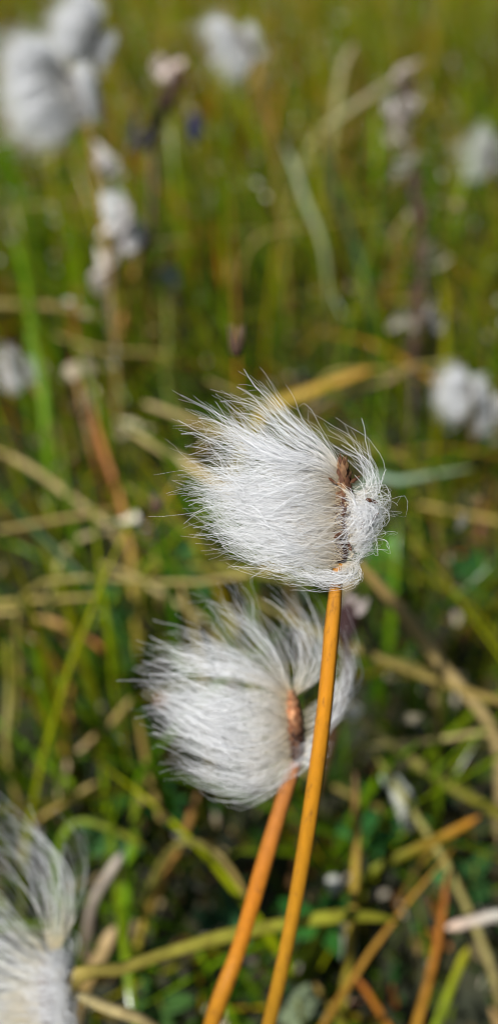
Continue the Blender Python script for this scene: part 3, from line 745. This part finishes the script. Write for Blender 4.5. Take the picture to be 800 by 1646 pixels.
# a dark blue flower bud on a thin stalk
bp = at(313, 212, .52)
broot = bp + np.array([.004, .02, 0]); broot[2] = 0
be = empty('blue_flower', broot, 'small dark blue flower bud under the round white tuft at the top', 'flower')
stem_mesh([bp, .5 * (bp + broot) + np.array([.004, 0, 0]), broot - np.array([0, 0, .004])], [.0008, .001, .001], S(OLIVE, GREEN), be, broot, sides=8)
for q in range(5):
    a = q / 5 * 6.283
    d = np.array([math.cos(a) * .28, math.sin(a) * .28, 1.])
    v, f = leaf_shape(bp + np.array([math.cos(a), math.sin(a), 0]) * .002 - np.array([0, 0, .008]), d, .019, .010, np.array([math.cos(a), math.sin(a), -.2]), cup=-.25, bend=-.15)
    link_mesh('petal', v, f, (.035, .04, .13), M_BLADE, parent=be, origin=broot)


# ------------------------------------------------------------------ low leafy herbs
def herb(label, px, py, d, nleaf, L, colr, seed, group='low green herbs between the grasses'):
    r = np.random.default_rng(seed)
    c = at(px, py, d); root = c.copy(); root[2] = 0
    e = empty('leafy_herb', root, label, 'herb', group)
    top = c + np.array([0, 0, L * .2])
    stem_mesh([top, .5 * (top + root) + np.array([.002, 0, 0]), root - np.array([0, 0, .003])], [.0005, .0008, .0009], S(OLIVE, (.12, .16, .03)), e, root, sides=6)
    for k in range(nleaf):
        a = k / nleaf * 6.283 + r.normal(0, .4)
        dv = np.array([math.cos(a), math.sin(a), r.uniform(-.1, .55)])
        base = root + (top - root) * r.uniform(.55, 1.0)
        v, f = leaf_shape(base, dv, L * r.uniform(.7, 1.2), L * r.uniform(.42, .62), np.array([0, 0, 1.]) + r.normal(0, .25, 3), cup=.15, bend=r.uniform(-.3, .1))
        link_mesh('leaf', v, f, np.array(colr) * r.uniform(.75, 1.3), M_BLADE, parent=e, origin=root)


TEAL = (.03, .12, .028)
herb('blue green herb beside the curled whitish dead leaf', 610, 1300, .27, 7, .016, TEAL, 61)
herb('dark green herb right of the lower orange stem', 520, 1440, .235, 6, .014, (.03, .13, .02), 62)
herb('green herb under the lower tuft, left of the reddish stem', 250, 1290, .29, 7, .016, TEAL, 63)
herb('green herb left of the gap between the two white tufts', 300, 905, .37, 8, .018, (.05, .15, .04), 64)
herb('blue green herb above the thin tan stalk on the left', 190, 950, .37, 6, .016, TEAL, 65)
herb('green herb on the ground near the left edge of the lower tuft', 175, 1340, .26, 5, .013, (.05, .13, .035), 66)
herb('green herb in the bottom centre, between the two orange stems', 350, 1440, .235, 6, .012, (.04, .12, .04), 67)
herb('small green herb right of the sharp tuft, under the bluish blade', 620, 900, .38, 7, .017, (.05, .16, .02), 68)
herb('green herb at the right edge below the small pair of tufts', 760, 930, .38, 6, .016, TEAL, 69)
herb('green herb at the bottom edge near the lower left tuft', 250, 1600, .23, 6, .011, (.06, .14, .03), 70)
herb('grey green herb at the bottom edge left of the yellow green blade', 478, 1612, .225, 9, .008, (.20, .25, .14), 71)
herb('green herb at the right edge, level with the pale stalk', 760, 1400, .25, 6, .013, (.04, .12, .03), 72)


# ------------------------------------------------------------------ setting
def sheet():
    xs = np.concatenate([-np.geomspace(150, .8, 22), np.linspace(-.7, .7, 57), np.geomspace(.8, 150, 22)])
    ys = np.concatenate([-np.geomspace(60, .6, 16), np.linspace(-.5, 1.6, 85), np.geomspace(1.7, 220, 28)])
    X, Y = np.meshgrid(xs, ys)
    near = np.exp(-((Y - .5) / 2.5) ** 2)
    Z = .006 * near * (np.sin(X * 31 + 1) * np.sin(Y * 27) + .6 * np.sin(X * 71 + Y * 53)) - .006
    V = np.stack([X, Y, Z], -1).reshape(-1, 3)
    w = len(xs); i, j = np.meshgrid(np.arange(len(ys) - 1), np.arange(w - 1), indexing='ij')
    a = (i * w + j).ravel()
    F = np.stack([a, a + 1, a + w + 1, a + w], -1)
    o = link_mesh('ground', V, F, (.05, .04, .02), ground_material())
    o['kind'] = 'structure'
    return o


sheet()


def blades(root, h, lean, az, width, col_tip, col_root, rings=6, droop=None, face=None):
    """Many grass leaves as one vertex soup: keeled, tapering, bending over."""
    n = len(root); t = np.linspace(0, 1, rings)[None]
    dirs = np.stack([np.cos(az), np.sin(az), 0 * az], -1)
    out = (lean * h)[:, None] * t ** 1.8
    z = h[:, None] * (t - (0.35 * lean[:, None] ** 2) * t ** 3)
    if droop is not None:
        z = z - (droop * h)[:, None] * np.clip(t - .55, 0, 1) ** 2 * 3
    P = root[:, None] + dirs[:, None] * out[..., None]
    P[..., 2] += z
    sd = az + np.pi / 2 + (face if face is not None else 0)
    side = np.stack([np.cos(sd), np.sin(sd), 0 * sd], -1)
    w = (width * .5)[:, None] * np.interp(t[0], [0, .15, .5, .8, 1], [.75, 1, .9, .55, .06])[None]
    keel = np.cross(side, [0, 0, 1.])
    V = np.stack([P - side[:, None] * w[..., None], P + keel[:, None] * (w * .45)[..., None], P + side[:, None] * w[..., None]], 2)
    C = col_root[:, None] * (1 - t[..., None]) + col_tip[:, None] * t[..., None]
    C = np.repeat(C[:, :, None], 3, 2)
    b = (np.arange(n)[:, None] * rings + np.arange(rings - 1)[None]).ravel()[:, None] * 3
    j = np.arange(2)[None]
    F = np.stack([b + j, b + j + 1, b + j + 4, b + j + 3], -1).reshape(-1, 4)
    return V.reshape(n, -1, 3), F, C.reshape(n, -1, 3), P


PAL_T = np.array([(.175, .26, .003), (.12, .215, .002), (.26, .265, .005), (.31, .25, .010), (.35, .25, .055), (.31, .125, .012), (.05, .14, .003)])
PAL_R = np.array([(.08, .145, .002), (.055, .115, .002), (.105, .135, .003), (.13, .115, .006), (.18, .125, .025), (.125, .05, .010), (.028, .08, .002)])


def field(y0, y1, dens, hmin, hmax, wmin, wmax, probs, rings, seed, xm=.30, xk=.44, clear=True):
    r = np.random.default_rng(seed)
    ym = max(abs(y0), abs(y1)); X = xm + xk * ym
    N = int(dens * 2 * X * (y1 - y0))
    x = r.uniform(-X, X, N); y = r.uniform(y0, y1, N)
    keep = np.abs(x + .05) < xm + .12 + xk * np.maximum(y, .1)
    patch = np.sin(x * 13 + 2 * np.sin(y * 9)) * np.sin(y * 15 + 1.3 * np.sin(x * 11)) if y1 < 3 else np.sin(x * 3.1) * np.sin(y * 2.3)
    keep &= r.random(N) < .68 + .32 * patch
    x, y = x[keep], y[keep]; n = len(x)
    root = np.stack([x, y, np.full(n, -.008)], -1)
    h = r.uniform(hmin, hmax, n) * r.uniform(.75, 1.1, n)
    lean = np.abs(r.normal(.25, .28, n)); flop = r.random(n) < .34
    lean[flop] = r.uniform(.9, 1.6, flop.sum())
    az = np.where(r.random(n) < .55, r.normal(np.pi, .8, n), r.uniform(0, 6.283, n))
    ci = r.choice(len(PAL_T), n, p=np.array(probs) / np.sum(probs))
    v = r.uniform(.45, 1.45, (n, 1)) * (1 + .12 * r.normal(0, 1, (n, 3)))
    warm = .5 + .5 * np.sin(x * 5.3 + 1.1 * np.sin(y * 4.1)) * np.sin(y * 3.7 + x * 2)
    v = v * np.stack([.95 + .25 * warm, 1.08 - .04 * warm, 1 - .3 * warm], -1)
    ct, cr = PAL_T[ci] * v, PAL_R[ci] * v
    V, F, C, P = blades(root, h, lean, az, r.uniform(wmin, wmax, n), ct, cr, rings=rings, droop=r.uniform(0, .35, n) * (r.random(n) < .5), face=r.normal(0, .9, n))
    pick = np.flatnonzero((r.random(n) < (.24 if y0 > .4 else .15)) & (h > .08))
    if clear:                                                        # leave the lens and the near tufts free
        q = P - CAM
        dep = q @ FWD
        lat = np.abs(q[..., 0]) / np.maximum(dep, .02); vert = np.abs(q @ UP) / np.maximum(dep, .02)
        bad = (((dep < .215) & (dep > -.03) & (lat < .5) & (vert < .85)) | (np.linalg.norm(q, axis=-1) < .05)).any(1)
        pick = pick[~bad[pick]]
        V, C = V[~bad], C[~bad]
        n = len(V)
        F = F[: n * (rings - 1) * 2]
    V, C = V.reshape(-1, 3), C.reshape(-1, 3)
    for k in range(3):                                               # spikelets near some blade tips, added pale to paint bright blur discs
        c = P[pick, -2] * (1 - .3 * k) + P[pick, -3] * .3 * k; m = len(pick)
        if not m:
            break
        d = unit(P[pick, -1] - P[pick, -2] + r.normal(0, .012, (m, 3))); s1 = unit(np.cross(d, r.normal(0, 1, (m, 3))))
        nn = np.cross(s1, d); Ls = r.uniform(.004, .009, (m, 1)) * (1 + .5 * (ym > 1.2)); Ws = Ls * r.uniform(.18, .34, (m, 1))
        q = np.stack([c, c + d * Ls * .5 + s1 * Ws, c + d * Ls, c + d * Ls * .5 - s1 * Ws, c + d * Ls * .5 + nn * Ws * .9], 1)
        col = np.array([(.46, .40, .28), (.34, .24, .12), (.58, .55, .48), (.14, .08, .04)])[r.integers(0, 4, m)]
        b = len(V) + np.arange(m)[:, None] * 5
        F = np.concatenate([F, b + np.array([[0, 1, 4, 3]]), b + np.array([[1, 2, 3, 4]])])
        V = np.concatenate([V, q.reshape(-1, 3)]); C = np.concatenate([C, np.repeat(col * r.uniform(.7, 1.2, (m, 1)), 5, 0)])
    return V, F, C


zones = [
    field(-.35, .9, 5200, .02, .075, .0014, .0030, [5, 5, 3, 1.6, 1.0, .6, 4], 5, 206, xm=.45),
    field(-.35, .45, 3000, .05, .20, .0014, .0034, [5, 5, 3, 1.6, 1.0, .35, 3.5], 7, 201),
    field(.45, 1.1, 5200, .08, .23, .0018, .0046, [5, 4, 4, 2, 1.3, 1.1, 2.4], 7, 202),
    field(1.1, 2.6, 3200, .10, .25, .0028, .0075, [4, 2.5, 4, 2.8, 2.2, 1.8, .8], 6, 203, xk=.7),
    field(2.6, 7, 1300, .13, .26, .005, .012, [3, 2, 4, 3.4, 2.8, 1.4, .6], 5, 204, xk=.8),
    field(7, 26, 60, .16, .30, .008, .02, [3, 2, 4, 4, 3, 1.4, .5], 4, 205, clear=False, xk=1.1),
]
GS = Soup()
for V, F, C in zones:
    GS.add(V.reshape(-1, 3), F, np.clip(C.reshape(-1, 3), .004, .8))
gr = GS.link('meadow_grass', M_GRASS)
gr['kind'] = 'stuff'; tag(gr, 'green, olive and straw coloured sedge and grass filling the boggy meadow', 'grass')

# single green blades that stand free in front of the mass, each a thing of its own
r = np.random.default_rng(77)
count = 0
while count < 90:
    px, py = r.uniform(-20, 820), r.uniform(330, 1600)
    gd = CAM_H / math.sin(PITCH + math.atan((py - 823) / FPX)) * math.cos(math.atan((py - 823) / FPX))
    root = at(px, py, gd)
    if root[1] < .12 or root[1] > 1.0:
        continue
    h = r.uniform(.07, .19); ln = abs(r.normal(.25, .25)); az = r.normal(np.pi, .9)
    ci = r.choice([0, 0, 1, 1, 2, 6, 0]); v = r.uniform(.8, 1.25)
    V, F, C, P = blades(root[None] - np.array([[0, 0, .006]]), np.array([h]), np.array([ln]), np.array([az]), np.array([r.uniform(.0024, .0046)]), PAL_T[ci][None] * v, PAL_R[ci][None] * v, rings=9, droop=np.array([r.uniform(0, .3)]), face=np.array([r.normal(0, .6)]))
    q = P[0] - CAM; dep = q @ FWD
    if (dep < .24).any():
        continue
    base = root.copy(); base[2] = 0
    o = link_mesh('grass_leaf', V[0], F, np.clip(C[0], .004, .8), M_GRASS, origin=base)
    tag(o, 'slender green meadow grass blade, blurred and much like its neighbours', 'grass blade', 'green meadow grass blades')
    count += 1


# loose dry stalks leaning every way among the green blades
r = np.random.default_rng(91)
count = 0
while count < 34:
    px, py = r.uniform(-10, 810), r.uniform(150, 1250)
    a_ = math.atan((py - 823) / FPX)
    gd = CAM_H / math.sin(PITCH + a_) * math.cos(a_)
    d0 = min(gd * r.uniform(.55, .8), 1.1)
    if d0 < .25:
        continue
    p0 = at(px, py, d0)
    if p0[2] < .03:
        continue
    ang = r.choice([r.normal(.5, .25), r.normal(2.7, .25), r.normal(1.57, .3)])
    Lk = r.uniform(.06, .14)
    dv = np.array([math.cos(ang) * Lk, r.normal(0, .02), -abs(math.sin(ang)) * Lk * .5])
    pts = [p0, p0 + dv * .5 + r.normal(0, .003, 3), p0 + dv]
    foot = pts[-1] + dv * .25; foot[2] = -.003
    if foot[1] < .15 or min((q - CAM) @ FWD for q in pts + [foot]) < .24:
        continue
    path = spline(np.array(pts + [.5 * (pts[-1] + foot), foot]), 20)
    wk = r.uniform(.0008, .0015) * np.interp(np.linspace(0, 1, 20), [0, .1, .9, 1], [.5, 1, 1, .9]) * (1 + .6 * (d0 > .6))
    c1, c2 = r.choice(5, 2); cc = [STRAW, TAN, STRAW, (.2, .17, .04), OLIVE]
    v, f, tt = sweep(path, wk, wk * .7, [r.normal(0, .3), -1, .4], sides=6)
    org = foot.copy(); org[2] = 0
    o = link_mesh('dry_grass_stalk', v, f, ramp(S(cc[c1], cc[c2], TAN), tt), M_STALK, origin=org)
    tag(o, 'thin loose dry stalk leaning among the blurred grass, like many around it', 'grass stalk', 'loose dry grass stalks')
    count += 1


# moss and dead bits on the peat
def scatter_leaves(name, n, y0, y1, zmax, L0, L1, ratio, cols, seed, mat, flatness, label, cat):
    r = np.random.default_rng(seed)
    y = y0 + (y1 - y0) * r.random(n) ** 1.2
    x = r.uniform(-1, 1, n) * (.16 + .44 * np.maximum(y, .05))
    lump = .5 + .5 * np.sin(x * 38 + 1.2 * np.sin(y * 23)) * np.sin(y * 33 + x * 9)
    z = zmax * r.random(n) * lump
    c = np.stack([x, y, z - .002], -1)
    a = r.uniform(0, 6.283, n); el = r.normal(.25, flatness, n)
    d = np.stack([np.cos(a) * np.cos(el), np.sin(a) * np.cos(el), np.sin(el)], -1)
    nn = unit(np.stack([r.normal(0, .5, n), r.normal(0, .5, n), np.ones(n)], -1))
    s = unit(np.cross(d, nn)); nn = np.cross(s, d)
    L = r.uniform(L0, L1, n)[:, None]; W = L * r.uniform(*ratio, n)[:, None]
    cv = nn * L * r.normal(0, .12, (n, 1))
    V = np.stack([c - s * W * .25, c + s * W * .25, c + d * L * .5 + s * W * .5 + cv, c + d * L * .5 - s * W * .5 + cv * .6, c + d * L + s * W * .12, c + d * L - s * W * .12], 1)
    b = np.arange(n)[:, None] * 6
    F = np.concatenate([b + np.array([[0, 1, 2, 3]]), b + np.array([[3, 2, 4, 5]])])
    C = np.array(cols)[r.integers(0, len(cols), n)] * r.uniform(.65, 1.3, (n, 1))
    o = link_mesh(name, V.reshape(-1, 3), F, np.clip(np.repeat(C, 6, 0), .004, .85), mat)
    o['kind'] = 'stuff'
    tag(o, label, cat)


scatter_leaves('moss', 16000, -.1, 1.3, .022, .003, .008, (.3, .5), [(.04, .085, .004), (.07, .095, .006), (.025, .055, .003), (.08, .055, .010), (.02, .075, .010)], 301, M_MOSS, .6, 'low moss and leaflets covering the dark peat between grass roots', 'moss')
scatter_leaves('dead_leaves', 3600, -.05, 1.6, .030, .004, .011, (.2, .5), [(.24, .15, .05), (.30, .23, .11), (.16, .08, .025), (.38, .33, .25), (.09, .045, .018), (.28, .10, .02)], 302, M_LITTER, .4, 'scattered dry leaf bits and seed husks on peat', 'leaf litter')
